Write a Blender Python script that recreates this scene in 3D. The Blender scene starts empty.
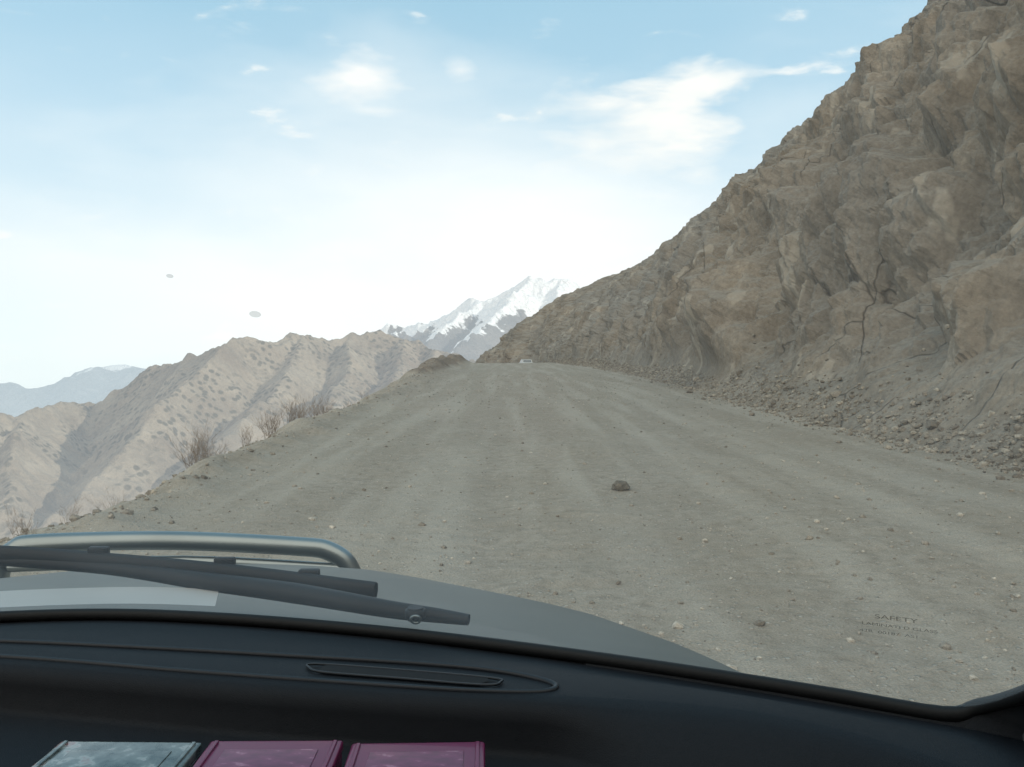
import bpy, math, random
import numpy as np
from mathutils import Vector, Matrix
random.seed(4); rng=np.random.default_rng(7)
scene=bpy.context.scene
scene.view_settings.view_transform='Standard'
scene.view_settings.look='None'
scene.view_settings.exposure=0

# ------------------------------------------------------------ helpers
def mesh_np(name,verts,faces,mat=None,smooth=False,parent=None):
    verts=np.asarray(verts,dtype=np.float32).reshape(-1,3); faces=np.asarray(faces,dtype=np.int32)
    me=bpy.data.meshes.new(name); k=faces.shape[1]
    me.vertices.add(len(verts)); me.vertices.foreach_set('co',verts.ravel())
    me.loops.add(faces.size); me.loops.foreach_set('vertex_index',faces.ravel())
    me.polygons.add(len(faces)); me.polygons.foreach_set('loop_start',np.arange(0,faces.size,k,dtype=np.int32))
    try: me.polygons.foreach_set('loop_total',np.full(len(faces),k,dtype=np.int32))
    except Exception: pass
    me.polygons.foreach_set('use_smooth',np.full(len(faces),smooth,dtype=bool))
    me.update(calc_edges=True); me.validate()
    ob=bpy.data.objects.new(name,me); scene.collection.objects.link(ob)
    if mat: me.materials.append(mat)
    if parent: ob.parent=parent
    return ob
def grid_faces(nr,nc,flip=False):
    i=np.arange(nr-1)[:,None]*nc+np.arange(nc-1)[None,:]; i=i.ravel()
    f=np.stack([i,i+1,i+nc+1,i+nc],1)
    return f[:,::-1] if flip else f
def H(ix,iy,iz,seed):
    h=(ix.astype(np.int64)*374761393+iy.astype(np.int64)*668265263+iz.astype(np.int64)*1274126177+seed*974711)&0xffffffff
    h=h.astype(np.uint64)
    h=((h^(h>>np.uint64(13)))*np.uint64(1274126177))&np.uint64(0xffffffff)
    h=((h^(h>>np.uint64(16)))*np.uint64(2246822519))&np.uint64(0xffffffff)
    h=h^(h>>np.uint64(15))
    return (h&np.uint64(0xffffff)).astype(np.float64)/float(0x1000000)
def vnoise(p,seed=0):
    f=np.floor(p); i=f.astype(np.int64); t=p-f; t=t*t*t*(t*(t*6-15)+10)
    r=0
    for a in (0,1):
        for b in (0,1):
            for c in (0,1):
                w=(t[:,0] if a else 1-t[:,0])*(t[:,1] if b else 1-t[:,1])*(t[:,2] if c else 1-t[:,2])
                r=r+w*H(i[:,0]+a,i[:,1]+b,i[:,2]+c,seed)
    return r*2-1
def fbm(p,o=4,seed=0,g=.5):
    s=0;a=1
    for k in range(o):
        s=s+a*vnoise(p*(2.03**k)+k*17.3,seed+k); a*=g
    return s
def ridged(p,o=4,seed=0,g=.5):
    s=0;a=1
    for k in range(o):
        n=1-np.abs(vnoise(p*(2.03**k)+k*11.1,seed+k)); s=s+a*(n*n-.5); a*=g
    return s
def slabs(p,seed,tilt=1.15,edge=2.2,core=.34):
    # upper envelope of tilted, bevel-edged plates: flat faces meeting in hard creases
    i=np.floor(p).astype(np.int64); out=np.full(len(p),-1e9)
    for a in (-1,0,1):
        for b in (-1,0,1):
            for c in (-1,0,1):
                x,y,z=i[:,0]+a,i[:,1]+b,i[:,2]+c
                dx=p[:,0]-x-H(x,y,z,seed+1);dy=p[:,1]-y-H(x,y,z,seed+2);dz=p[:,2]-z-H(x,y,z,seed+3)
                an=H(x,y,z,seed+8)*1.2-.6; ca,sa=np.cos(an),np.sin(an)
                ux,uy=dx*ca-dy*sa,dx*sa+dy*ca; uz=dz*ca+ux*sa*.5
                ch=np.maximum(np.maximum(np.abs(ux),np.abs(uy)),np.abs(uz))
                v=.55*(H(x,y,z,seed+4)-.5)+tilt*((H(x,y,z,seed+5)-.5)*dx+(H(x,y,z,seed+6)-.5)*dy+(H(x,y,z,seed+7)-.5)*dz)-edge*np.maximum(0,ch-core)
                out=np.maximum(out,v)
    return out-out.mean()
def sstep(a,b,x):
    t=np.clip((x-a)/(b-a),0,1); return t*t*(3-2*t)
def drop(y): return .05*np.maximum(0,y-112)

class MB:
    def __init__(s,name):
        s.m=bpy.data.materials.new(name); s.m.use_nodes=True; s.t=s.m.node_tree; s.t.nodes.clear()
        s.out=s.n('ShaderNodeOutputMaterial')
    def n(s,ty,**kw):
        x=s.t.nodes.new(ty)
        for k,v in kw.items(): setattr(x,k,v)
        return x
    def l(s,a,b): s.t.links.new(a,b)
    def val(s,sock,v):
        if isinstance(v,bpy.types.NodeSocket): s.l(v,sock)
        else: sock.default_value=v
    def coord(s,scale=(1,1,1),rot=(0,0,0)):
        c=s.n('ShaderNodeTexCoord'); m=s.n('ShaderNodeMapping'); s.l(c.outputs['Object'],m.inputs['Vector'])
        m.inputs['Scale'].default_value=scale; m.inputs['Rotation'].default_value=rot
        return m.outputs['Vector']
    def noise(s,vec,scale,det=4,rough=.55,dist=0,out='Fac'):
        x=s.n('ShaderNodeTexNoise'); s.l(vec,x.inputs['Vector']); x.inputs['Scale'].default_value=scale
        x.inputs['Detail'].default_value=det; x.inputs['Roughness'].default_value=rough; x.inputs['Distortion'].default_value=dist
        return x.outputs[out]
    def voro(s,vec,scale,feature='F1',out='Color'):
        x=s.n('ShaderNodeTexVoronoi',feature=feature); s.l(vec,x.inputs['Vector']); x.inputs['Scale'].default_value=scale
        return x.outputs[out]
    def ramp(s,fac,stops):
        r=s.n('ShaderNodeValToRGB'); s.l(fac,r.inputs['Fac']); e=r.color_ramp.elements
        while len(e)<len(stops): e.new(.5)
        for i,(p,c) in enumerate(stops):
            e[i].position=p; e[i].color=(c[0],c[1],c[2],1) if hasattr(c,'__len__') else (c,c,c,1)
        return r.outputs['Color']
    def mix(s,f,a,b,mode='MIX'):
        x=s.n('ShaderNodeMix',data_type='RGBA',blend_type=mode)
        s.val(x.inputs[0],f)
        for k,v in ((6,a),(7,b)):
            if isinstance(v,bpy.types.NodeSocket): s.l(v,x.inputs[k])
            else: x.inputs[k].default_value=(v[0],v[1],v[2],1)
        return x.outputs[2]
    def math(s,op,a,b=0.0,clamp=False):
        x=s.n('ShaderNodeMath',operation=op); x.use_clamp=clamp; s.val(x.inputs[0],a); s.val(x.inputs[1],b); return x.outputs[0]
    def warp(s,vec,scale,amt):
        n=s.noise(vec,scale,2,.5,0,'Color'); a=s.n('ShaderNodeVectorMath',operation='MULTIPLY_ADD'); s.l(n,a.inputs[0]); a.inputs[1].default_value=(amt,amt,amt); s.l(vec,a.inputs[2]); return a.outputs[0]
    def bump(s,h,strength,dist,normal=None):
        b=s.n('ShaderNodeBump'); s.l(h,b.inputs['Height']); b.inputs['Strength'].default_value=strength; b.inputs['Distance'].default_value=dist
        if normal: s.l(normal,b.inputs['Normal'])
        return b.outputs['Normal']
    def bsdf(s,col,rough=.9,metal=0,normal=None,spec=.3,coat=0,alpha=None):
        b=s.n('ShaderNodeBsdfPrincipled')
        if isinstance(col,bpy.types.NodeSocket): s.l(col,b.inputs['Base Color'])
        else: b.inputs['Base Color'].default_value=(*col,1)
        s.val(b.inputs['Roughness'],rough); b.inputs['Metallic'].default_value=metal
        b.inputs['Specular IOR Level'].default_value=spec; b.inputs['Coat Weight'].default_value=coat
        if normal: s.l(normal,b.inputs['Normal'])
        return b.outputs[0]
    def end(s,sh): s.l(sh,s.out.inputs['Surface']); return s.m

def simple(name,col,rough=.6,metal=0,spec=.4,coat=0,grain=0,gs=200):
    m=MB(name); v=m.coord()
    c=m.mix(m.noise(v,6,2),tuple(k*.8 for k in col),tuple(min(1,k*1.15) for k in col))
    nr=m.bump(m.noise(v,gs,2),grain,.002) if grain else None
    return m.end(m.bsdf(c,rough,metal,nr,spec,coat))

# ------------------------------------------------------------ materials
def mat_rock():
    m=MB('cliff_rock'); v=m.coord(); vs=m.coord((1,1,.5),(0.5,0.25,0.3))
    big=m.noise(v,.11,3,.6); mid=m.noise(vs,.6,6,.68); fine=m.noise(v,7,4,.72)
    c=m.ramp(mid,[(.30,(.140,.116,.086)),(.46,(.196,.165,.126)),(.6,(.240,.206,.160)),(.78,(.33,.292,.235))])
    c=m.mix(m.math('MULTIPLY',m.ramp(big,[(.42,0),(.6,1)]),.65),c,(.192,.176,.150))
    cell=m.voro(vs,.55); c=m.mix(.28,c,m.mix(1,c,m.ramp(cell,[(0,.5),(1,1.5)]),'MULTIPLY'))
    c=m.mix(.5,c,m.mix(1,c,m.ramp(fine,[(.3,.5),(.7,1.45)]),'MULTIPLY'))
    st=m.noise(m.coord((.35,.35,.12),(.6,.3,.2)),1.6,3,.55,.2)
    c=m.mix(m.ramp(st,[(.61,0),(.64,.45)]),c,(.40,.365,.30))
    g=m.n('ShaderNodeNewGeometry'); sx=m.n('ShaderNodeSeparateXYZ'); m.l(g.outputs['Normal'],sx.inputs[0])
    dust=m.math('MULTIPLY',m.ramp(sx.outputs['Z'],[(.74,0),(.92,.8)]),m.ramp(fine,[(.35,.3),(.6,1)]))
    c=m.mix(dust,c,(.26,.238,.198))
    e1=m.voro(m.warp(m.coord((1,1,.42),(.55,.3,.1)),.9,.22),.24,'DISTANCE_TO_EDGE','Distance')
    m1=m.ramp(m.noise(v,.23,2),[(.46,0),(.54,1)])
    cr=m.math('MULTIPLY',m1,m.ramp(e1,[(.0018,1),(.0065,0)]))
    c=m.mix(m.math('MULTIPLY',cr,.7),c,(.045,.038,.032))
    h=m.math('ADD',m.math('MULTIPLY',mid,.45),m.math('MULTIPLY',fine,.28))
    h=m.math('SUBTRACT',h,m.math('MULTIPLY',cr,.3))
    return m.end(m.bsdf(c,.93,0,m.bump(h,.65,.2),.2))
def mat_ground():
    m=MB('dirt_road'); v=m.coord(); vt=m.coord((1,.05,1))
    n1=m.noise(v,.5,4,.6); n2=m.noise(v,7,5,.72); tr=m.noise(vt,1.3,3,.5,.1)
    c=m.ramp(n2,[(.28,(.225,.194,.150)),(.48,(.318,.283,.226)),(.62,(.365,.328,.268)),(.8,(.46,.42,.35))])
    c=m.mix(m.ramp(n1,[(.36,.5),(.64,0)]),c,(.262,.226,.172))
    c=m.mix(m.ramp(tr,[(.46,0),(.62,.5)]),c,(.425,.392,.328))
    x=m.n('ShaderNodeTexVoronoi'); m.l(v,x.inputs['Vector']); x.inputs['Scale'].default_value=17
    pc,pd=x.outputs['Color'],x.outputs['Distance']
    peb=m.math('MULTIPLY',m.ramp(pd,[(.2,1),(.32,0)]),m.ramp(pc,[(.52,0),(.64,1)]))
    c=m.mix(m.math('MULTIPLY',peb,.75),c,m.ramp(pc,[(.3,(.17,.15,.12)),(.8,(.50,.465,.40))]))
    pd2=m.voro(v,60,'F1','Distance'); c=m.mix(.3,c,m.mix(1,c,m.ramp(pd2,[(.1,1.35),(.6,.55)]),'MULTIPLY'))
    g=m.n('ShaderNodeNewGeometry'); sx=m.n('ShaderNodeSeparateXYZ'); m.l(g.outputs['Position'],sx.inputs[0])
    c=m.mix(m.ramp(sx.outputs['Z'],[(.28,0),(.55,.8)]),c,m.ramp(n1,[(.35,(.13,.095,.065)),(.65,(.21,.165,.12))]))
    h=m.math('ADD',m.math('MULTIPLY',n2,.9),m.math('MULTIPLY',peb,.4))
    h=m.math('SUBTRACT',h,m.math('MULTIPLY',pd2,.2))
    return m.end(m.bsdf(c,.95,0,m.bump(h,.85,.04),.2))
def mat_stone(name,a,b,sc=25):
    m=MB(name); v=m.coord(); g=m.n('ShaderNodeNewGeometry')
    c=m.ramp(g.outputs['Random Per Island'],[(0,a),(.6,tuple((x+y)/2 for x,y in zip(a,b))),(1,b)])
    n=m.noise(v,sc,2,.65); c=m.mix(1,c,m.ramp(n,[(.3,.65),(.7,1.25)]),'MULTIPLY')
    return m.end(m.bsdf(c,.92,0,None,.2))
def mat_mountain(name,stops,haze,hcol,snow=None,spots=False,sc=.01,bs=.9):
    m=MB(name); v=m.coord()
    c=m.ramp(m.noise(v,sc,6,.62,.4),stops)
    c=m.mix(.4,c,m.mix(1,c,m.ramp(m.noise(v,sc*12,4,.65),[(.3,.6),(.7,1.35)]),'MULTIPLY'))
    if spots:
        d=m.voro(v,.075,'F1','Distance')
        mask=m.math('MULTIPLY',m.ramp(d,[(.30,1),(.46,0)]),m.ramp(m.noise(v,.006,3),[(.43,0),(.53,1)]))
        c=m.mix(m.math('MULTIPLY',mask,.85),c,(.075,.068,.045))
    if snow:
        g=m.n('ShaderNodeNewGeometry'); p=m.n('ShaderNodeSeparateXYZ'); m.l(g.outputs['Position'],p.inputs[0])
        z=m.math('MULTIPLY',m.math('SUBTRACT',p.outputs['Z'],snow[0]),1.0/snow[1])
        nx=m.n('ShaderNodeSeparateXYZ'); m.l(g.outputs['Normal'],nx.inputs[0])
        f=m.math('ADD',z,m.math('MULTIPLY',m.math('SUBTRACT',m.noise(v,sc*.9,7,.7),.5),3.4))
        f=m.math('SUBTRACT',f,m.math('MULTIPLY',nx.outputs['X'],.45))
        c=m.mix(m.ramp(f,[(.4,0),(.52,1)]),c,(.88,.89,.9))
    h=m.noise(v,sc*3,6,.62)
    b=m.bsdf(c,1,0,m.bump(h,bs,.35/sc),.05)
    e=m.n('ShaderNodeEmission'); e.inputs['Color'].default_value=(*hcol,1); e.inputs['Strength'].default_value=1  # bluish airlight put into the material as a glow, one even weight per range
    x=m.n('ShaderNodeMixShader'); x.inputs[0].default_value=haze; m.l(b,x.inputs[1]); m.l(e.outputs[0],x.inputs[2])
    return m.end(x.outputs[0])
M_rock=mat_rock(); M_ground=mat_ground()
M_stone=mat_stone('broken_rock',(.16,.138,.11),(.36,.325,.265)); M_grav=mat_stone('loose_gravel',(.19,.165,.13),(.48,.44,.37),60)
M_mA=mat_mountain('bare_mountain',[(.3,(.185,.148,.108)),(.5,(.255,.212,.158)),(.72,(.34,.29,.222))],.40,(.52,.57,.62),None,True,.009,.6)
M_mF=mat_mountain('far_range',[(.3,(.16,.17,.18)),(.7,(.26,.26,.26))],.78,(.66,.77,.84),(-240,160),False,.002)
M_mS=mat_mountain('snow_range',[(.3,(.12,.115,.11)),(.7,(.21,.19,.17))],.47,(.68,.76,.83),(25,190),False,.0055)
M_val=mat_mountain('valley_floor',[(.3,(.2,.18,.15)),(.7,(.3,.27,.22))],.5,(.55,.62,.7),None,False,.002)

# ------------------------------------------------------------ terrain lines
def Rf(y): # foot of the rock face
    return np.interp(y,[-90,0,20,40,63,90,112,130,145,160,180,210,260],[8.3,8.3,8.3,9.2,9.9,9.1,7.4,4.6,.6,-7.6,-8.4,0,30])
def Lf(y): # outer edge of the road
    return np.interp(y,[-90,0,8,16,32,60,90,121,150,170,210,260],[-5,-4.5,-4.5,-5.1,-5.3,-6.0,-6.6,-7.8,-14,-18,-12,15])
def road_z(x,y,fine=True):
    x=np.asarray(x,float); y=np.asarray(y,float)
    p=np.stack([x,y,np.zeros_like(x)],-1).reshape(-1,3)
    z=.05*fbm(p*.25,3,3).reshape(x.shape)-drop(y)
    if fine: z=z+.014*fbm(p*3.0,4,9,.6).reshape(x.shape)
    cx=np.interp(y,[0,60,120,150],[0,.5,-1,-8])
    for o in (-1.9,-.3,2.2,3.8): z=z-.022*np.exp(-((x-cx-o)/.28)**2)
    w=.5*vnoise(p*.35,21).reshape(x.shape)+.25*vnoise(p*1.3,22).reshape(x.shape)
    e=Lf(y)-x+w
    z=z+.13*np.exp(-((e+.5)/.45)**2)*(1+.6*vnoise(p*1.7,5).reshape(x.shape))
    bank=sstep(38,62,y)*(1-sstep(112,135,y))*np.exp(-((e-.3)/1.5)**2)
    z=z+bank*(.85+.35*vnoise(p*.16,6).reshape(x.shape)+.3*vnoise(p*.9,8).reshape(x.shape))
    ee=.5*(e-.2+np.sqrt((e-.2)**2+.25)); z=z-.72*ee
    z=z+sstep(1,12,e)*fbm(p*.12,4,31).reshape(x.shape)*1.5
    z=z-.6*np.maximum(0,y-225)
    return z
ys=np.concatenate([np.linspace(-90,2.5,40)[:-1],np.exp(np.arange(math.log(2.5),math.log(420),.0085))])
ts=np.concatenate([-np.exp(np.linspace(math.log(400),math.log(.15),70)),np.linspace(0,1,190)])
Y=np.repeat(ys[:,None],len(ts),1)
Lc,Rc=Lf(ys)[:,None],Rf(ys)[:,None]+3
L0=Lc-1
X=np.where(ts[None,:]<0,L0+ts[None,:],L0+ts[None,:]*(Rc-L0))
Z=road_z(X,Y)
mesh_np('ground',np.stack([X,Y,Z],-1),grid_faces(len(ys),len(ts)),M_ground,True)
mesh_np('valley_ground',[(-16000,-8000,-900),(16000,-8000,-900),(16000,12000,-900),(-16000,12000,-900)],[(0,1,2,3)],M_val)

# ------------------------------------------------------------ rock hillside
pd=np.array([-1.3,-.9,-.3,.15,.5,1.4,2.9,6,10,15,22,30,45,70,130.]);pz=np.array([-.25,.1,.5,.95,1.6,3.6,6.6,11.2,15.8,20.9,27.2,31.4,37,44,54.])
arc=np.concatenate([[0],np.cumsum(np.hypot(np.diff(pd),np.diff(pz)))])
at=np.concatenate([np.linspace(0,14,200),np.linspace(14,42,220)[1:],np.linspace(42,arc[-1],60)[1:]])
dxs=np.interp(at,arc,pd); zs=np.interp(at,arc,pz)
for _ in range(12):
    dxs[1:-1]=(dxs[:-2]+2*dxs[1:-1]+dxs[2:])/4; zs[1:-1]=(zs[:-2]+2*zs[1:-1]+zs[2:])/4
tx,tz=np.gradient(dxs),np.gradient(zs); ln=np.hypot(tx,tz); nx,nz=-tz/ln,tx/ln
yc=np.concatenate([np.linspace(-110,8,60)[:-1],np.exp(np.arange(math.log(8),math.log(60),.0036)),np.exp(np.arange(math.log(60),math.log(280),.008))])
Yc=np.repeat(yc[:,None],len(at),1)
R1=Rf(yc); R1=np.convolve(np.pad(R1,8,'edge'),np.ones(17)/17,'valid')
st=np.sqrt(1+np.gradient(R1,yc)**2)
hs=np.interp(yc,[-110,0,60,100,150,190,260],[1,1,.99,.85,.66,.55,.45])
Xc=R1[:,None]+dxs[None,:]*np.minimum(st,1.6)[:,None]; Zc=zs[None,:]*hs[:,None]-drop(Yc)
P=np.stack([Xc,Yc,Zc],-1).reshape(-1,3)
warp=np.stack([fbm(P*.35,3,51),fbm(P*.35,3,61),fbm(P*.35,3,71)],-1)
Rm=np.array(Matrix.Rotation(.45,3,'X')@Matrix.Rotation(.3,3,'Y')@Matrix.Rotation(.35,3,'Z'))
Rm2=np.array(Matrix.Rotation(-.35,3,'X')@Matrix.Rotation(.5,3,'Y')@Matrix.Rotation(-.3,3,'Z'))
def Q(scale,an=(1,1,.55),w=.2,R=Rm): return ((P+warp*w)@R.T)*np.array(an)/scale
hh=np.repeat(zs[None,:],len(yc),0).ravel()
foot=sstep(.3,3.0,hh); up=sstep(12,20,hh)
far=1-.4*sstep(50,120,P[:,1])
D=foot*far*(2.7*(1-.45*up)*slabs(Q(6.0,w=.15),100)+1.25*(1-.3*up)*slabs(Q(2.5,w=.06,R=Rm2),200)+.55*slabs(Q(1.0,w=.03),300))
D+= (.25+.75*foot)*(.19*slabs(Q(.40,(1,1,.7),.0,Rm2),400)+.018*fbm(P*3,3,12))
D+= foot*(.6*fbm(P*.09,2,77))+foot*up*far*.45*ridged(P*.25,4,88)
D=D.reshape(Xc.shape)
Xc=Xc+nx[None,:]*D; Zc=Zc+nz[None,:]*D
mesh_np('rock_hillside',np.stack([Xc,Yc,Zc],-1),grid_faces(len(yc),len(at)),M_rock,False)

# ------------------------------------------------------------ stones
def ico(sub):
    import bmesh
    bm=bmesh.new(); bmesh.ops.create_icosphere(bm,subdivisions=sub,radius=1)
    v=np.array([q.co[:] for q in bm.verts]); f=np.array([[q.index for q in k.verts] for k in bm.faces]); bm.free(); return v,f
def stones(name,C,r,mat,sub=1,flat=.75):
    V,F=ico(sub); n=len(C)
    q=rng.normal(size=(n,4)); q/=np.linalg.norm(q,axis=1)[:,None]; w,x,y,z=q.T
    R=np.stack([1-2*(y*y+z*z),2*(x*y-z*w),2*(x*z+y*w),2*(x*y+z*w),1-2*(x*x+z*z),2*(y*z-x*w),2*(x*z-y*w),2*(y*z+x*w),1-2*(x*x+y*y)],-1).reshape(n,3,3)
    S=rng.uniform(.5,1.25,(n,1,3)); B=V[None]*(1+rng.uniform(-.24,.24,(n,len(V),1)))*S
    B=np.clip(B,-.78,.78)
    Wd=np.einsum('nij,nvj->nvi',R,B)*r[:,None,None]; Wd[:,:,2]*=flat
    Wd=Wd+C[:,None,:]
    Fa=F[None]+np.arange(n)[:,None,None]*len(V)
    return mesh_np(name,Wd.reshape(-1,3),Fa.reshape(-1,3),mat)
n=11000
y=np.exp(rng.uniform(math.log(9),math.log(150),n)); dx=np.clip(rng.normal(-.65,.5,n),-2.6,.9)
r=.014*(rng.pareto(1.75,n)+1); r=np.clip(r*np.maximum(1,y/22),.013,np.where(rng.uniform(size=n)<.04,.20,.09))
x=np.interp(y,yc,R1)+dx
z=np.maximum(road_z(x,y,False),np.interp(dx,dxs,zs)-drop(y))+r*.2
big=r>.09
C=np.stack([x,y,z],-1)
stones('rubble',C[big],r[big],M_stone,2); stones('small_rubble',C[~big],r[~big],M_stone,1)
n=11000
y=np.exp(rng.uniform(math.log(3.5),math.log(60),n)); t=rng.uniform(0,1,n)
x=Lf(y)-.3+t*(np.interp(y,yc,R1)-Lf(y)-.5)
r=np.clip(.0065*(rng.pareto(2.5,n)+1)*np.maximum(1,y/16),.005,.042)
stones('gravel',np.stack([x,y,road_z(x,y)+r*.15],-1),r,M_grav,1)
n=1500
y=np.exp(rng.uniform(math.log(7),math.log(110),n)); x=Lf(y)+rng.normal(.1,.45,n)
r=np.clip(.014*(rng.pareto(2.2,n)+1)*np.maximum(1,y/30),.014,.07)
stones('edge_stones',np.stack([x,y,road_z(x,y)+r*.2],-1),r,M_stone,1)
xz=road_z(np.array([1.32]),np.array([10.35]))[0]
stones('rock',np.array([[1.32,10.35,xz+.035]]),np.array([.18]),mat_stone('dark_rock',(.13,.115,.085),(.15,.13,.10)),2,.62)

# ------------------------------------------------------------ dry shrubs
M_twig=simple('dry_twigs',(.22,.17,.125),.9)
def shrub(name,x,y,h,n,seed):
    rg=random.Random(seed); V=[];F=[]
    def strip(p,d,L,w,depth):
        side=d.cross(Vector((rg.uniform(-1,1),rg.uniform(-1,1),rg.uniform(-1,1)))).normalized()
        pts=[p]; dd=d.copy()
        for k in range(3):
            dd=(dd+Vector((rg.uniform(-.25,.25),rg.uniform(-.25,.25),rg.uniform(-.1,.2)))).normalized(); pts.append(pts[-1]+dd*L/3)
        s2=side.cross(dd).normalized(); b=len(V)
        for k,q in enumerate(pts):
            ww=w*(1-k/3.4)
            for a in range(3):
                an=a*2.094; V.append(q+(side*math.cos(an)+s2*math.sin(an))*ww)
        for k in range(3):
            for a in range(3): F.append((b+k*3+a,b+k*3+(a+1)%3,b+k*3+3+(a+1)%3,b+k*3+3+a))
        if depth<2:
            for _ in range(4):
                q=pts[rg.choice([1,2,2,3])]; nd=(dd+Vector((rg.uniform(-.8,.8),rg.uniform(-.8,.8),rg.uniform(-.1,.6)))).normalized()
                strip(q,nd,L*rg.uniform(.4,.65),w*.55,depth+1)
    z=float(road_z(np.array([x]),np.array([y]))[0])-.03
    for i in range(n):
        a=rg.uniform(0,6.28); s=rg.uniform(.1,.9)
        strip(Vector((x+rg.uniform(-.2,.2)*h,y+rg.uniform(-.2,.2)*h,z)),Vector((math.cos(a)*s,math.sin(a)*s,1)).normalized(),h*rg.uniform(.4,.85),.006*h*1.4,0)
    mesh_np(name,[tuple(v) for v in V],F,M_twig)
for i,(x,y,h,n) in enumerate([(-5.0,13.6,.68,22),(-5.3,14.6,.55,18),(-4.75,12.6,.40,12),(-5.35,17.2,.5,16),(-5.5,19.5,.65,18),(-5.6,21.5,.75,20),(-5.7,23.0,.7,20),(-5.65,24.8,.8,20),(-5.8,27,.6,16),(-5.0,9.6,.3,10),(-5.2,10.8,.3,10),(-4.9,8.6,.42,12),(-5.9,31,.6,14),(-6.1,36,.6,14),(-5.5,16.0,.5,14),(-5.8,20.6,.6,14),(-5.9,26,.7,14),(-5.6,12,.4,10)]):
    shrub('dry_shrub',x,y,h,n,i)

# ------------------------------------------------------------ distant mountains
def W(u,v,d): return ((u-512)*d/853,d,1.7-(v-350)*d/853)   # image pixel u, v at an assumed distance d -> world position
def mountain(name,ridges,xr,yr,nx_,ny_,slope,amp,sc,mat,seed,floor=-880,g=.5):
    xs=np.linspace(*xr,nx_); yy=np.linspace(*yr,ny_); X,Y=np.meshgrid(xs,yy); x=X.ravel();y=Y.ravel()
    p0=np.stack([x,y,np.zeros_like(x)],-1)
    wx=fbm(p0*sc*.7,4,seed)*.16/sc; wy=fbm(p0*sc*.7,4,seed+9)*.16/sc
    px=x+wx*.5;py=y+wy*.5
    h=np.full(x.shape,-1e9)
    for pl in ridges:
        for a,b in zip(pl[:-1],pl[1:]):
            dx,dy=b[0]-a[0],b[1]-a[1]; t=np.clip(((px-a[0])*dx+(py-a[1])*dy)/(dx*dx+dy*dy),0,1)
            d=np.hypot(px-a[0]-t*dx,py-a[1]-t*dy); hz=a[2]+t*(b[2]-a[2])-slope*d
            h=np.maximum(h,hz)
    h=h+amp*ridged(p0*sc,6,seed+20,g)*.6+amp*.08*fbm(p0*sc*9,3,seed+40)
    h=np.maximum(h,floor)
    mesh_np(name,np.stack([x,y,h],-1),grid_faces(ny_,nx_),mat,True)
A=[[W(60,404,2100),W(85,400,2050),W(120,384,2000),W(150,370,1950),W(190,357,1850),W(240,337,1700),W(300,340,1850),W(345,331,2000),W(375,327,2100),W(400,337,2100),W(430,351,2000),W(470,362,1900),W(520,370,1800)],
   [W(240,337,1700),W(222,362,1560),W(180,400,1380),W(110,455,1180),W(35,528,1000),W(-40,600,860)],
   [W(85,400,2050),W(20,408,1600),W(-80,412,1300),W(-250,420,1050)],
   [W(20,408,1600),W(10,445,1250),W(0,500,1080)],
   [W(300,340,1850),W(285,375,1550),W(230,430,1250),W(170,500,1000)],
   [W(345,331,2000),W(345,370,1650),W(310,410,1300),W(270,450,1050)],
   [W(400,337,2100),W(395,372,1700),W(380,400,1350)],
   [W(430,351,2000),W(430,385,1500)]]
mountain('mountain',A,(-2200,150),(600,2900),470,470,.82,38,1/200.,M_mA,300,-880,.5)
F_=[[W(-400,382,9000),W(-60,382,9000),W(0,379,9000),W(30,384,9000),W(60,382,9000),W(95,374,9000),W(130,368,9000),W(165,369,9000),W(210,378,9000),W(300,384,9000)],
    [W(-300,388,6500),W(-100,393,6500),W(20,393,6500),W(60,389,6500),W(110,389,6500),W(160,393,6500)],
    [W(130,368,9000),W(120,395,7000)],[W(95,374,9000),W(70,400,7000)]]
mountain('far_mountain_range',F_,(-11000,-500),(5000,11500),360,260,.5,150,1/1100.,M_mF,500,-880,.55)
S=[[W(330,345,5200),W(372,329,5200),W(405,324,5200),W(440,317,5100),W(462,308,5000),W(485,298,4900),W(500,291,4900),W(515,284,4900),W(530,277,4900),W(545,283,4900),W(562,279,4900),W(580,284,4900),W(620,298,4900),W(700,310,4900)],
   [W(530,277,4900),W(500,310,4400),W(460,345,3900),W(430,380,3400)],
   [W(562,279,4900),W(555,320,4300),W(530,350,3900)],
   [W(485,298,4900),W(455,322,4500),W(420,350,4000)],
   [W(440,317,5100),W(410,340,4600),W(380,365,4100)],
   [W(405,324,5200),W(380,345,4700)]]
mountain('snowy_mountain',S,(-1700,1700),(3000,6200),400,360,.78,70,1/300.,M_mS,700,-880,.55)

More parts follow.
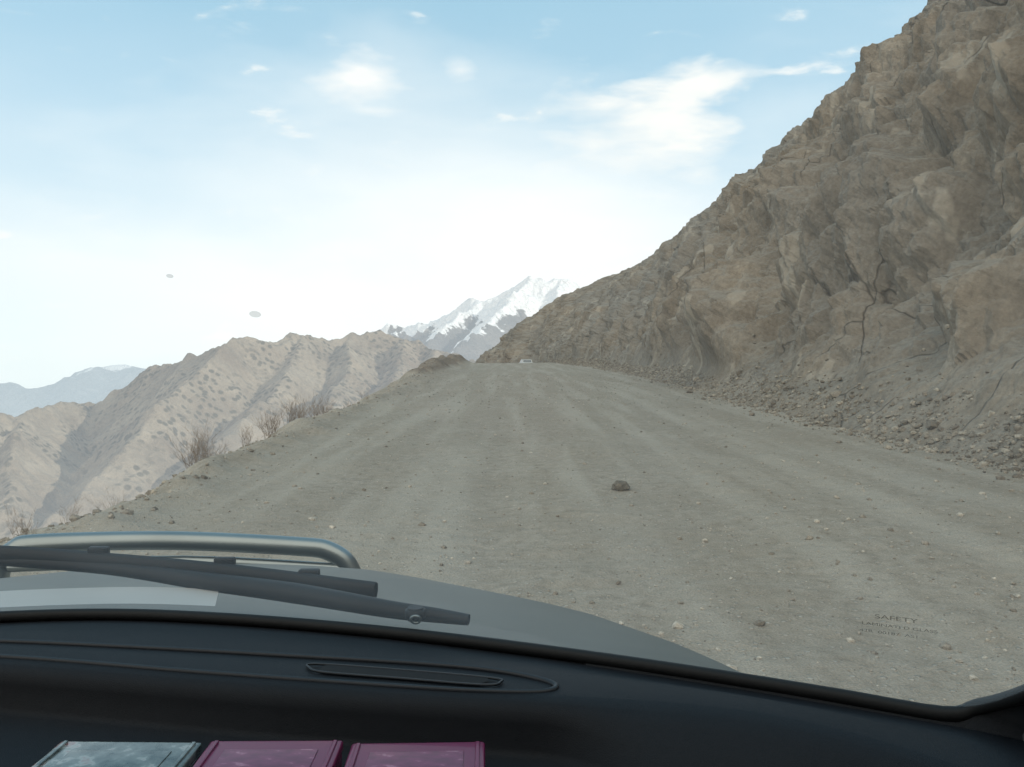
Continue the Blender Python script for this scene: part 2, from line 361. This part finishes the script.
# ------------------------------------------------------------ generic shape helpers
def tube(name,pts,r,mat,parent=None,seg=12,sub=6,closed=False,aspect=1):
    P=[Vector(p) for p in pts]; out=[]
    n=len(P)
    rngs=range(n) if closed else range(n-1)
    for i in rngs:
        p0=P[i-1] if (i>0 or closed) else P[0]; p1=P[i]; p2=P[(i+1)%n]; p3=P[(i+2)%n] if (closed or i+2<n) else P[-1]
        for k in range(sub):
            t=k/sub; out.append(.5*((2*p1)+(-p0+p2)*t+(2*p0-5*p1+4*p2-p3)*t*t+(-p0+3*p1-3*p2+p3)*t**3))
    if not closed: out.append(P[-1])
    V=[];m=len(out)
    for i,p in enumerate(out):
        a=out[(i-1)%m] if (closed or i>0) else out[0]; b=out[(i+1)%m] if (closed or i<m-1) else out[-1]
        d=(b-a).normalized(); upv=Vector((0,0,1)) if abs(d.z)<.95 else Vector((0,1,0))
        s=d.cross(upv).normalized(); u=s.cross(d)
        if isinstance(r,(list,tuple)): rr=float(np.interp(i/(m-1)*(len(r)-1),range(len(r)),r))
        else: rr=r
        for k in range(seg):
            an=2*math.pi*k/seg; V.append(tuple(p+s*math.cos(an)*rr+u*math.sin(an)*rr*aspect))
    F=[]
    for i in range(m if closed else m-1):
        for k in range(seg): F.append((i*seg+k,i*seg+(k+1)%seg,((i+1)%m)*seg+(k+1)%seg,((i+1)%m)*seg+k))
    return mesh_np(name,V,F,mat,True,parent)
def box(name,c,s,mat,parent=None,bev=.01,rotz=0,rx=0):
    import bmesh
    bm=bmesh.new(); bmesh.ops.create_cube(bm,size=1); bmesh.ops.scale(bm,vec=s,verts=bm.verts)
    if bev: bmesh.ops.bevel(bm,geom=bm.edges[:],offset=bev,segments=3,affect='EDGES',profile=.6)
    me=bpy.data.meshes.new(name); bm.to_mesh(me); bm.free()
    for p in me.polygons: p.use_smooth=True
    ob=bpy.data.objects.new(name,me); scene.collection.objects.link(ob); me.materials.append(mat)
    ob.location=c; ob.rotation_euler=(rx,0,rotz)
    if parent: ob.parent=parent
    return ob
def cyl(name,c,r,d,mat,parent=None,axis='X',bev=.02,seg=32):
    import bmesh
    bm=bmesh.new(); bmesh.ops.create_cone(bm,cap_ends=True,segments=seg,radius1=r,radius2=r,depth=d)
    if bev:
        ed=[e for e in bm.edges if abs(e.verts[0].co.z-e.verts[1].co.z)<1e-5]
        bmesh.ops.bevel(bm,geom=ed,offset=bev,segments=3,affect='EDGES')
    me=bpy.data.meshes.new(name); bm.to_mesh(me); bm.free()
    for p in me.polygons: p.use_smooth=len(p.vertices)==4
    ob=bpy.data.objects.new(name,me); scene.collection.objects.link(ob); me.materials.append(mat); ob.location=c
    if axis=='X': ob.rotation_euler=(0,math.pi/2,0)
    if axis=='Y': ob.rotation_euler=(math.pi/2,0,0)
    if parent: ob.parent=parent
    return ob

# ------------------------------------------------------------ the car we sit in
M_paint=simple('dusty_grey_paint',(.076,.087,.078),.5,.1,.3,.05,.05,500)
M_dash=simple('dash_plastic',(.0075,.010,.014),.6,0,.22,0,.35,900)
M_trim=simple('dash_moulding',(.016,.020,.026),.45,0,.35)
M_rub=simple('black_rubber',(.007,.008,.009),.6,0,.3,0,.1)
M_wip=simple('wiper_black',(.008,.009,.011),.55,0,.25)
M_slot=simple('vent_dark',(.002,.002,.003),.8)
M_chr=simple('brushed_steel',(.24,.27,.27),.33,1,.5)
M_pale=simple('pale_strip_grey',(.40,.42,.42),.5,.0,.5)
M_lin=simple('headliner',(.07,.07,.068),.9)
M_pb=simple('pink_box',(.17,.012,.07),.35,0,.4,.2)
car=bpy.data.objects.new('off_road_car',None); scene.collection.objects.link(car)
ZB=1.346
def baseY(x): return 1.14-.33*np.abs(np.asarray(x)+.55)**1.6
def gy(x,z): return baseY(x)-(z-1.36)*1.12
m=MB('windshield_glass')
tr=m.n('ShaderNodeBsdfTransparent'); tr.inputs[0].default_value=(.955,.97,.96,1)
gl=m.n('ShaderNodeBsdfGlossy'); gl.inputs['Roughness'].default_value=.03
df=m.n('ShaderNodeBsdfTranslucent'); df.inputs[0].default_value=(.77,.79,.80,1)
mx=m.n('ShaderNodeMixShader'); mx.inputs[0].default_value=.03; m.l(tr.outputs[0],mx.inputs[1]); m.l(gl.outputs[0],mx.inputs[2])
# dust film: thicker towards the bottom, with soft wiped streaks
zz=m.n('ShaderNodeSeparateXYZ'); m.l(m.coord(),zz.inputs[0])
film=m.math('ADD',m.ramp(m.noise(m.coord((3,.6,1)),2.2,1),[(.3,.035),(.7,.07)]),m.ramp(m.math('MULTIPLY',m.math('SUBTRACT',zz.outputs['Z'],1.34),1.6),[(0,.04),(.4,0)]))
mx2=m.n('ShaderNodeMixShader'); m.l(film,mx2.inputs[0]); m.l(mx.outputs[0],mx2.inputs[1]); m.l(df.outputs[0],mx2.inputs[2])
M_glass=m.end(mx2.outputs[0])
zt=np.concatenate([[ZB,1.36,1.38,1.42],np.linspace(1.46,2.06,14)])
V=[]
for z in zt:
    hw=np.interp(z,[ZB,1.366,1.42,1.5,2.06],[.975,1.0,1.022,1.02,.86])
    for s in np.linspace(-1,1,49): x=-.55+s*hw; V.append((x,float(gy(x,z)),z))
mesh_np('windshield',V,grid_faces(len(zt),49),M_glass,True,car)
path=[]
for x in np.linspace(-1.52,.42,24): path.append((x,float(baseY(x))+.004,ZB))
for x,z in ((.447,1.358),(.463,1.382),(.473,1.415),(.476,1.46),(.47,1.56),(.44,1.75),(.37,1.9),(.30,2.06)): path.append((x,float(gy(x,z))+.004,z))
tube('windshield_seal',path,.0075,M_rub,car,10,4)
lp=[(-1.1-p[0],p[1],p[2]) for p in path[23:]]
tube('windshield_seal_left',lp,.0075,M_rub,car,10,4)
V=[]
pp=path[19:]
for p in pp: V.append((p[0],p[1]-.002,p[2]-.002))
for i,p in enumerate(pp): k=min(1,i/4); V.append((p[0]+.02+.05*k,p[1]-.06,p[2]-.05+.03*k))
for i,p in enumerate(pp): k=min(1,i/4); V.append((p[0]+.03+.12*k,p[1]-.12,min(p[2]-.14,1.6)))
mesh_np('corner_trim',V,grid_faces(3,len(pp)),M_dash,True,car)
mesh_np('corner_trim_left',[(-1.1-a,b,c) for a,b,c in V],grid_faces(3,len(pp)),M_dash,True,car)
V=[];F=[]
for (sx,sz,r) in ((-.301,.042,.0040),(-.401,.0867,.0024)):
    d=.7
    for _ in range(20): d=float(gy(sx*d,1.7+sz*d))
    d-=.002; q=len(V)
    for k in range(20):
        a=k/20*2*math.pi; V.append((sx*d+r*1.15*math.cos(a),d-.66*r*math.sin(a),1.7+sz*d+.6*r*math.sin(a)))
    for k in range(1,19): F.append((q,q+k,q+k+1))
m=MB('insect_smudge'); tr=m.n('ShaderNodeBsdfTransparent'); x=m.n('ShaderNodeMixShader'); x.inputs[0].default_value=.3
m.l(tr.outputs[0],x.inputs[1]); m.l(m.bsdf((.16,.18,.19),.9),x.inputs[2]); mesh_np('glass_dirt_specks',V,F,m.end(x.outputs[0]),False,car)
m=MB('etched_marking'); tr=m.n('ShaderNodeBsdfTransparent'); x=m.n('ShaderNodeMixShader'); x.inputs[0].default_value=.6
m.l(tr.outputs[0],x.inputs[1]); m.l(m.bsdf((.03,.03,.03),.9),x.inputs[2]); M_etch=m.end(x.outputs[0])
def marking(body,size,x,z):
    cu=bpy.data.curves.new('glass_marking','FONT'); cu.body=body; cu.size=size
    ob=bpy.data.objects.new('glass_marking',cu); scene.collection.objects.link(ob); cu.materials.append(M_etch)
    r=Vector((1,-.47,0)).normalized(); u=Vector((0,-.745,.667)); nn=r.cross(u).normalized(); u=nn.cross(r)
    p=Vector((x,float(gy(x,z))-.003,z)); ob.matrix_world=Matrix(((r.x,u.x,nn.x,p.x),(r.y,u.y,nn.y,p.y),(r.z,u.z,nn.z,p.z),(0,0,0,1)))
    ob.parent=car
marking('SAFETY',.0105,.322,1.462); marking('LAMINATED GLASS',.0072,.316,1.4525); marking('43R  00187  AS1',.0072,.318,1.443)
# bonnet
def hoodx(y): return np.interp(y,[.9,1.1,1.25,1.4,1.7,2.0,2.25],[.34,.325,.305,.27,.15,-.08,-.30])
def hoode(y): return np.interp(y,[.9,1.1,1.25,1.4,1.7,2.0,2.25],[1.295,1.270,1.242,1.218,1.176,1.133,1.06])
def hoodc(y): return np.interp(y,[.9,1.25,1.4,1.7,2.0,2.12,2.25],[1.328,1.312,1.297,1.255,1.199,1.163,1.09])
S_=np.linspace(-1,1,61); T_=np.linspace(0,1,50); V=[]
for t in T_:
    for s in S_:
        xc=-.55; y0=1.1
        for _ in range(3):
            hw=hoodx(y0)-xc; xx=xc+s*hw; ys0=float(baseY(xx))+float(np.interp(xx,[-.35,.1],[.115,.03])); yf=2.25-.12*abs(s)**3
            y0=ys0+t*(yf-ys0); xc=-.55-.13*max(0,(y0-1.1))
        z=hoode(y0)+(hoodc(y0)-hoode(y0))*(1-abs(s)**2.6)+.007*math.exp(-((abs(s)-.55)/.06)**2)*(1-t)
        V.append((xx,y0,z))
hood=mesh_np('bonnet',V,grid_faces(50,61),M_paint,True,car)
sub=hood.modifiers.new('s','SUBSURF'); sub.levels=1; sub.render_levels=1
rim=[V[t*61+60] for t in range(50)]+[V[49*61+k] for k in range(60,-1,-1)]+[V[t*61] for t in range(49,-1,-1)]
SV=[]
for k,(ox,dz) in enumerate(((0,-.003),(.02,-.03),(.045,-.10),(.06,-.25),(.05,-.45),(.03,-.62))):
    for p in rim:
        dx_,dy_=p[0]+.6,max(0,p[1]-2.0); l=math.hypot(dx_,dy_*3)+1e-6
        SV.append((p[0]+ox*dx_/l,p[1]+ox*dy_*3/l,p[2]+dz))
mesh_np('front_wings',SV,grid_faces(6,len(rim)),M_paint,True,car)
V=[]
xs=np.linspace(-1.5,.42,50)
for o,z in ((-.004,1.333),(.05,1.329),(.14,1.308)):
    for x in xs: V.append((x,float(baseY(x))+o,z-.03*max(0,x)))
mesh_np('cowl',V,grid_faces(3,50),M_wip,True,car)
V=[]
xs=np.linspace(-1.15,-.425,20)
for o,z in ((.025,1.354),(.085,1.360)):
    for i,x in enumerate(xs): V.append((x-o*.25+.03,float(baseY(x))+o,z))
mesh_np('pale_strip',V,grid_faces(2,20),M_pale,True,car)  # pale grey strip set just ahead of the glass base
# wipers
tube('wiper_arm',[(-.055,1.085,1.357),(-.10,1.095,1.360),(-.16,1.11,1.363),(-.30,1.17,1.367),(-.44,1.225,1.368),(-.60,1.27,1.376),(-.80,1.30,1.382),(-1.15,1.34,1.390)],[.008,.011,.013,.016,.015,.012,.011,.010],M_wip,car,12,6,False,.85)
tube('wiper_blade',[(-.19,1.19,1.364),(-.40,1.235,1.377),(-.60,1.272,1.385),(-.80,1.295,1.392),(-1.15,1.31,1.398)],.009,M_wip,car,8,6,False,1.4)
for x,y,z in ((-.29,1.22,1.380),(-.42,1.248,1.390),(-.62,1.280,1.398)): box('wiper_yoke',(x,y,z),(.03,.014,.014),M_wip,car,.004)
cyl('wiper_pivot',(-.123,1.085,1.365),.013,.016,M_wip,car,'Z',.003)
tube('wiper_nut',[(-.121+.006*math.cos(a),1.070-.002*math.sin(a),1.362+.005*math.sin(a)) for a in np.linspace(0,2*math.pi,9)[:-1]],.0018,M_chr,car,8,3,True)
# bull bar
tube('bull_bar',[(-1.42,2.32,.62),(-1.41,2.34,1.0),(-1.405,2.35,1.11),(-1.37,2.35,1.152),(-1.30,2.35,1.168),(-.95,2.36,1.173),(-.60,2.35,1.160),(-.50,2.35,1.145),(-.445,2.35,1.096),(-.43,2.34,1.0),(-.42,2.32,.62)],.026,M_chr,car,16,8)
tube('bull_bar_rail',[(-1.38,2.345,1.105),(-.9,2.35,1.118),(-.47,2.345,1.098)],.016,M_chr,car,12,4)
tube('bull_bar_lower_rail',[(-1.6,2.25,.75),(-1.4,2.36,.75),(-.42,2.36,.75),(-.2,2.25,.75)],.03,M_chr,car,12,6)
box('grille',(-.85,2.27,.85),(1.0,.05,.28),M_rub,car,.02)
box('front_bumper',(-.78,2.28,.56),(1.5,.18,.18),M_rub,car,.04)
# dashboard
lx=[-1.55,-.8,-.578,-.221,.048,.20,.29,.345,.385,.46,.6]; ly=[.90,.985,.963,.893,.853,.83,.79,.745,.70,.60,.5]
xs=np.linspace(-1.58,.56,110); V=[]
lipy=np.interp(xs,lx,ly); lipy=np.convolve(np.pad(lipy,3,'edge'),np.ones(7)/7,'valid')
rows=14
for r in range(rows):
    for x,lyv in zip(xs,lipy):
        b=float(baseY(x))+.008; k=float(sstep(.03,.14,x))
        tray=[(b,1.338),(b-.03,1.342),((b+lyv)/2,1.349),(lyv+.01,1.351),(lyv-.004,1.348),(lyv-.012,1.340),(lyv-.015,1.33),(lyv-.015,1.305),(lyv-.022,1.298),(lyv-.19,1.296),(lyv-.20,1.312),(lyv-.215,1.312),(lyv-.23,1.29),(lyv-.20,.85)]
        blg=[(b,1.338),(b-.03,1.340),((b+lyv)/2,1.348),(lyv+.01,1.351),(lyv-.006,1.347),(lyv-.02,1.34),(lyv-.04,1.325),(lyv-.06,1.31),(lyv-.08,1.29),(lyv-.10,1.27),(lyv-.12,1.24),(lyv-.14,1.2),(lyv-.15,1.1),(lyv-.12,.85)]
        a=tray[r]; c=blg[r]; V.append((x,a[0]*(1-k)+c[0]*k,a[1]*(1-k)+c[1]*k))
mesh_np('dashboard',V,grid_faces(rows,110,True),M_dash,True,car)
ring=[(-1.1,1.03),(-.8,1.035),(-.614,1.024),(-.42,1.0),(-.242,.973),(-.10,.95),(-.02,.93),(.03,.905),(.046,.885),(.028,.872),(-.03,.874),(-.116,.886),(-.337,.925),(-.579,.972),(-.8,.99),(-1.1,.985)]
tube('vent_moulding',[(a,b,1.3505) for a,b in ring],.0032,M_trim,car,8,6,True)
V=[];F=[]
def slot(x0,y0,x1,y1,w,z=1.3535):
    d=Vector((x1-x0,y1-y0,0)).normalized(); s=Vector((-d.y,d.x,0)); q=len(V); N=10
    for c,sg in ((Vector((x1,y1,z)),1),(Vector((x0,y0,z)),-1)):
        for k in range(N):
            a=-math.pi/2+math.pi*k/(N-1); V.append(tuple(c+sg*(d*math.cos(a)*w+s*math.sin(a)*w)))
    for k in range(1,2*N-1): F.append((q,q+k,q+k+1))
slot(-.20,.930,-.035,.897,.010)
mesh_np('defroster_slot',V,F,M_slot,False,car)
tube('slot_rim',[(-.215,.943,1.353),(-.10,.921,1.353),(-.02,.902,1.353),(-.012,.892,1.353),(-.03,.884,1.353),(-.12,.902,1.353),(-.20,.918,1.353),(-.22,.93,1.353)],.0014,M_trim,car,6,5,True)
# cabin shell
tube('pillar_right',[(.50,.80,1.30),(.515,.72,1.42),(.52,.60,1.55),(.49,.40,1.75),(.42,.16,1.98),(.38,.05,2.07)],.035,M_lin,car,10,4)
tube('pillar_left',[(-1.60,.80,1.30),(-1.615,.72,1.42),(-1.62,.60,1.55),(-1.59,.40,1.75),(-1.52,.16,1.98),(-1.48,.05,2.07)],.035,M_lin,car,10,4)
box('roof',(-.55,-.85,2.09),(1.85,2.0,.05),M_paint,car,.02); box('headliner',(-.55,-.85,2.055),(1.75,1.95,.012),M_lin,car,.004)
for sx,nm in ((.52,'right'),(-1.62,'left')):
    box('door_'+nm,(sx,-.35,.95),(.07,2.3,.72),M_paint,car,.03)
    box('door_trim_'+nm,(sx+(-.05 if sx>0 else .05),-.35,.98),(.03,2.2,.66),M_dash,car,.01)
    tube('roof_rail_'+nm,[(sx-.1*np.sign(sx+.5),.08,2.06),(sx-.08*np.sign(sx+.5),-.8,2.08),(sx-.1*np.sign(sx+.5),-1.8,2.04)],.03,M_paint,car,8,4)
    tube('middle_pillar_'+nm,[(sx,-.45,1.25),(sx-.08*np.sign(sx+.5),-.45,2.05)],.035,M_lin,car,8,2)
box('rear_wall',(-.55,-1.85,1.3),(2.1,.08,1.5),M_paint,car,.03); box('cabin_floor',(-.55,-.3,.58),(2.1,3.0,.06),M_rub,car,.01)
box('firewall',(-.55,.98,.95),(1.7,.04,.6),M_rub,car,.01)
for x in (-.0,-1.1):
    box('seat_cushion',(x-.02,-.25,.88),(.5,.5,.16),M_lin,car,.05); box('seat_back',(x-.02,-.58,1.2),(.48,.14,.62),M_lin,car,.05,0,-.15)
tube('steering_wheel',[(-1.05+.19*math.cos(a),.52-.10*math.sin(a),1.2+.16*math.sin(a)) for a in np.linspace(0,2*math.pi,13)[:-1]],.015,M_rub,car,10,4,True)
tube('steering_column',[(-1.05,.52,1.2),(-1.05,.80,1.1)],.03,M_rub,car,10,2)
for y in (1.72,-1.3):
    for x in (-1.42,.05 if y>0 else .30):
        cyl('tyre',(x,y,.39),.39,.25,M_rub,car,'X',.05); cyl('wheel_rim',(x,y,.39),.22,.262,M_chr,car,'X',.01)
box('sun_visor',(.415,.33,1.903),(.34,.02,.11),M_lin,car,.008,0,-.6)

# things lying in the dashboard tray
def case(name,x0,x1,yb,mat,lidmat,rot):
    e=bpy.data.objects.new(name,None); scene.collection.objects.link(e); e.location=((x0+x1)/2,yb-.05,1.299); e.rotation_euler=(0,0,rot)
    w=x1-x0-.006
    box('tray',(0,0,.010),(w,.10,.018),mat,e,.003); box('lid',(0,0,.0245),(w+.002,.102,.010),lidmat,e,.003)
    for s in (-1,1): box('edge_rib',(s*(w/2-.006),0,.0300),(.004,.094,.003),lidmat,e,.001)
    box('label',(0,-.005,.0298),(w*.7,.07,.0016),mat,e,.0005)
m=MB('clear_plastic'); cc=m.ramp(m.noise(m.coord(),40,4),[(.35,(.03,.045,.045)),(.55,(.15,.18,.175)),(.6,(.30,.33,.32)),(.7,(.2,.06,.07))]); M_clear=m.end(m.bsdf(cc,.15,0,None,.5,.3))
m=MB('pink_label'); cc=m.ramp(m.noise(m.coord((1,2,1)),45,4),[(.4,(.13,.008,.055)),(.58,(.19,.022,.09)),(.64,(.36,.14,.22))]); M_pl=m.end(m.bsdf(cc,.3,0,None,.4,.2))
case('clear_plastic_case',-.432,-.292,.810,M_clear,M_clear,-.02)
case('pink_plastic_case',-.288,-.158,.812,M_pl,M_pb,.01)
case('pink_plastic_case',-.152,-.022,.808,M_pl,M_pb,.03)

# ------------------------------------------------------------ vehicle far down the road
def far_car(name,x,y,rot):
    e=bpy.data.objects.new(name,None); scene.collection.objects.link(e); e.location=(x,y,float(road_z(np.array([x]),np.array([y]))[0])); e.rotation_euler=(0,0,rot)
    Mw=simple('silver_car_paint',(.50,.52,.52),.35,0,.5,.3)
    Mg=simple('car_glass',(.14,.16,.17),.2,0,.6)
    prof=[(-2.1,.35),(-2.15,.75),(-2.0,.95),(-1.7,1.0),(-1.35,1.42),(.2,1.46),(.95,1.0),(1.9,.85),(2.1,.65),(2.1,.35)]
    V=[];n=len(prof)
    for s in (-.83,-.80,.80,.83):
        for a,b in prof: V.append((s*(1-.14*max(0,b-.95)/.5),a,b))
    F=[]
    for r in range(3):
        for k in range(n): F.append((r*n+k,r*n+(k+1)%n,(r+1)*n+(k+1)%n,(r+1)*n+k))
    mesh_np('body',V,F,Mw,False,e)
    me=bpy.data.meshes.new('sides'); me.from_pydata(V,[],[list(range(n)),list(range(3*n,4*n))]); me.materials.append(Mw)
    o=bpy.data.objects.new('sides',me); scene.collection.objects.link(o); o.parent=e
    mesh_np('windscreen',[(-.66,.92,1.04),(.66,.92,1.04),(.62,.26,1.445),(-.62,.26,1.445)],[(0,1,2,3)],Mg,False,e)
    mesh_np('rear_window',[(-.66,-1.69,1.06),(.66,-1.69,1.06),(.62,-1.40,1.39),(-.62,-1.40,1.39)],[(0,1,2,3)],Mg,False,e)
    for s in (-1,1): mesh_np('side_window',[(s*.835,-1.5,1.0),(s*.835,.75,1.0),(s*.76,.15,1.4),(s*.76,-1.25,1.4)],[(0,1,2,3)],Mg,False,e)
    for yy in (-1.3,1.3):
        for s in (-1,1): cyl('wheel',(s*.74,yy,.33),.33,.2,M_rub,e,'X',.03,20)
far_car('silver_car',2.2,137.5,.15)

# ------------------------------------------------------------ sky and sun
world=bpy.data.worlds.new('World'); scene.world=world; world.use_nodes=True
t=world.node_tree; t.nodes.clear()
class WB(MB):
    def __init__(s,t): s.t=t
w=WB(t)
out=w.n('ShaderNodeOutputWorld'); bg=w.n('ShaderNodeBackground'); w.l(bg.outputs[0],out.inputs[0]); bg.inputs[1].default_value=.14
sky=w.n('ShaderNodeTexSky',sky_type='NISHITA'); sky.sun_disc=False
EL,AZ=28,100
sky.sun_elevation=math.radians(EL); sky.sun_rotation=math.radians(AZ); sky.altitude=3000; sky.air_density=1.0; sky.dust_density=1.5; sky.ozone_density=1
tc=w.n('ShaderNodeTexCoord'); d=tc.outputs['Generated']; sp=w.n('ShaderNodeSeparateXYZ'); w.l(d,sp.inputs[0])
mp=w.n('ShaderNodeMapping'); w.l(d,mp.inputs[0]); mp.inputs['Scale'].default_value=(1,1,3.0)
nz1=w.noise(mp.outputs[0],3.0,4,.5,.2); nz2=w.noise(mp.outputs[0],13,5,.5,.2)
col=w.mix(1,sky.outputs[0],(1.35,1.45,1.3),'MULTIPLY')
col=w.mix(.75,col,(2.9,5.3,6.8))
haze=w.ramp(w.math('ADD',sp.outputs['Z'],w.math('MULTIPLY',w.math('SUBTRACT',nz1,.5),-.16)),[(-.02,.75),(.08,.85),(.17,.55),(.28,.25),(.42,.06)])
col=w.mix(haze,col,(7.8,8.05,8.05))
def blob(dr,r,nz,lo,hi,amt,c,namp=2.0):
    global col
    v=Vector(dr).normalized(); vm=w.n('ShaderNodeVectorMath',operation='DISTANCE'); mpp=w.n('ShaderNodeMapping'); w.l(d,mpp.inputs[0]); mpp.inputs['Scale'].default_value=(1,1,1.7)
    w.l(mpp.outputs[0],vm.inputs[0]); vm.inputs[1].default_value=(v.x,v.y,v.z*1.7)
    f=w.math('SUBTRACT',1.0,w.math('DIVIDE',vm.outputs['Value'],r),True)
    f=w.math('ADD',f,w.math('MULTIPLY',w.math('SUBTRACT',nz,.5),namp))
    f=w.math('MULTIPLY',w.ramp(f,[(lo,0),(hi,1)]),amt)
    col=w.mix(f,col,c)
blob((-.03,1,.08),.56,nz1,.1,1.0,.9,(8.6,8.65,8.5),.9)
blob((-.172,1,.317),.085,nz2,.3,1.2,.85,(8.3,8.2,8.0),1.8); blob((-.06,1,.328),.04,nz2,.3,1.2,.7,(8.3,8.2,8.0),1.8)
blob((.20,1,.295),.11,nz2,.3,1.2,.85,(8.2,8.1,7.8),1.9); blob((.15,1,.255),.14,nz2,.2,1.2,.8,(8.2,8.1,7.8),1.8); blob((.25,1,.32),.06,nz2,.3,1.2,.6,(8.2,8.1,7.8),1.8)
# warm fill brightness added to the unseen sky behind the camera, lifting the shaded road
beh=w.ramp(w.math('ADD',w.math('MULTIPLY',sp.outputs['Y'],-1.0),w.math('MULTIPLY',w.math('SUBTRACT',nz1,.5),.8)),[(-.25,0),(.25,.9)])
col=w.mix(beh,col,(13.6,12.6,11.1))
w.l(col,bg.inputs[0])
sun=bpy.data.lights.new('sun','SUN'); sun.energy=3.6; sun.angle=math.radians(.5); sun.color=(1,.93,.82)
so=bpy.data.objects.new('sun',sun); scene.collection.objects.link(so)
a=math.radians(AZ); e_=math.radians(EL); sd=Vector((math.sin(a)*math.cos(e_),math.cos(a)*math.cos(e_),math.sin(e_)))
so.rotation_euler=(-sd).to_track_quat('-Z','Y').to_euler(); so.location=(60,-20,60)

cam=bpy.data.cameras.new('camera'); co=bpy.data.objects.new('camera',cam); scene.collection.objects.link(co)
co.location=(0,0,1.7); co.rotation_euler=(math.pi/2,0,0); cam.lens=30; cam.sensor_width=36; cam.shift_y=-.0327
cam.clip_start=.02; cam.clip_end=60000; scene.camera=co
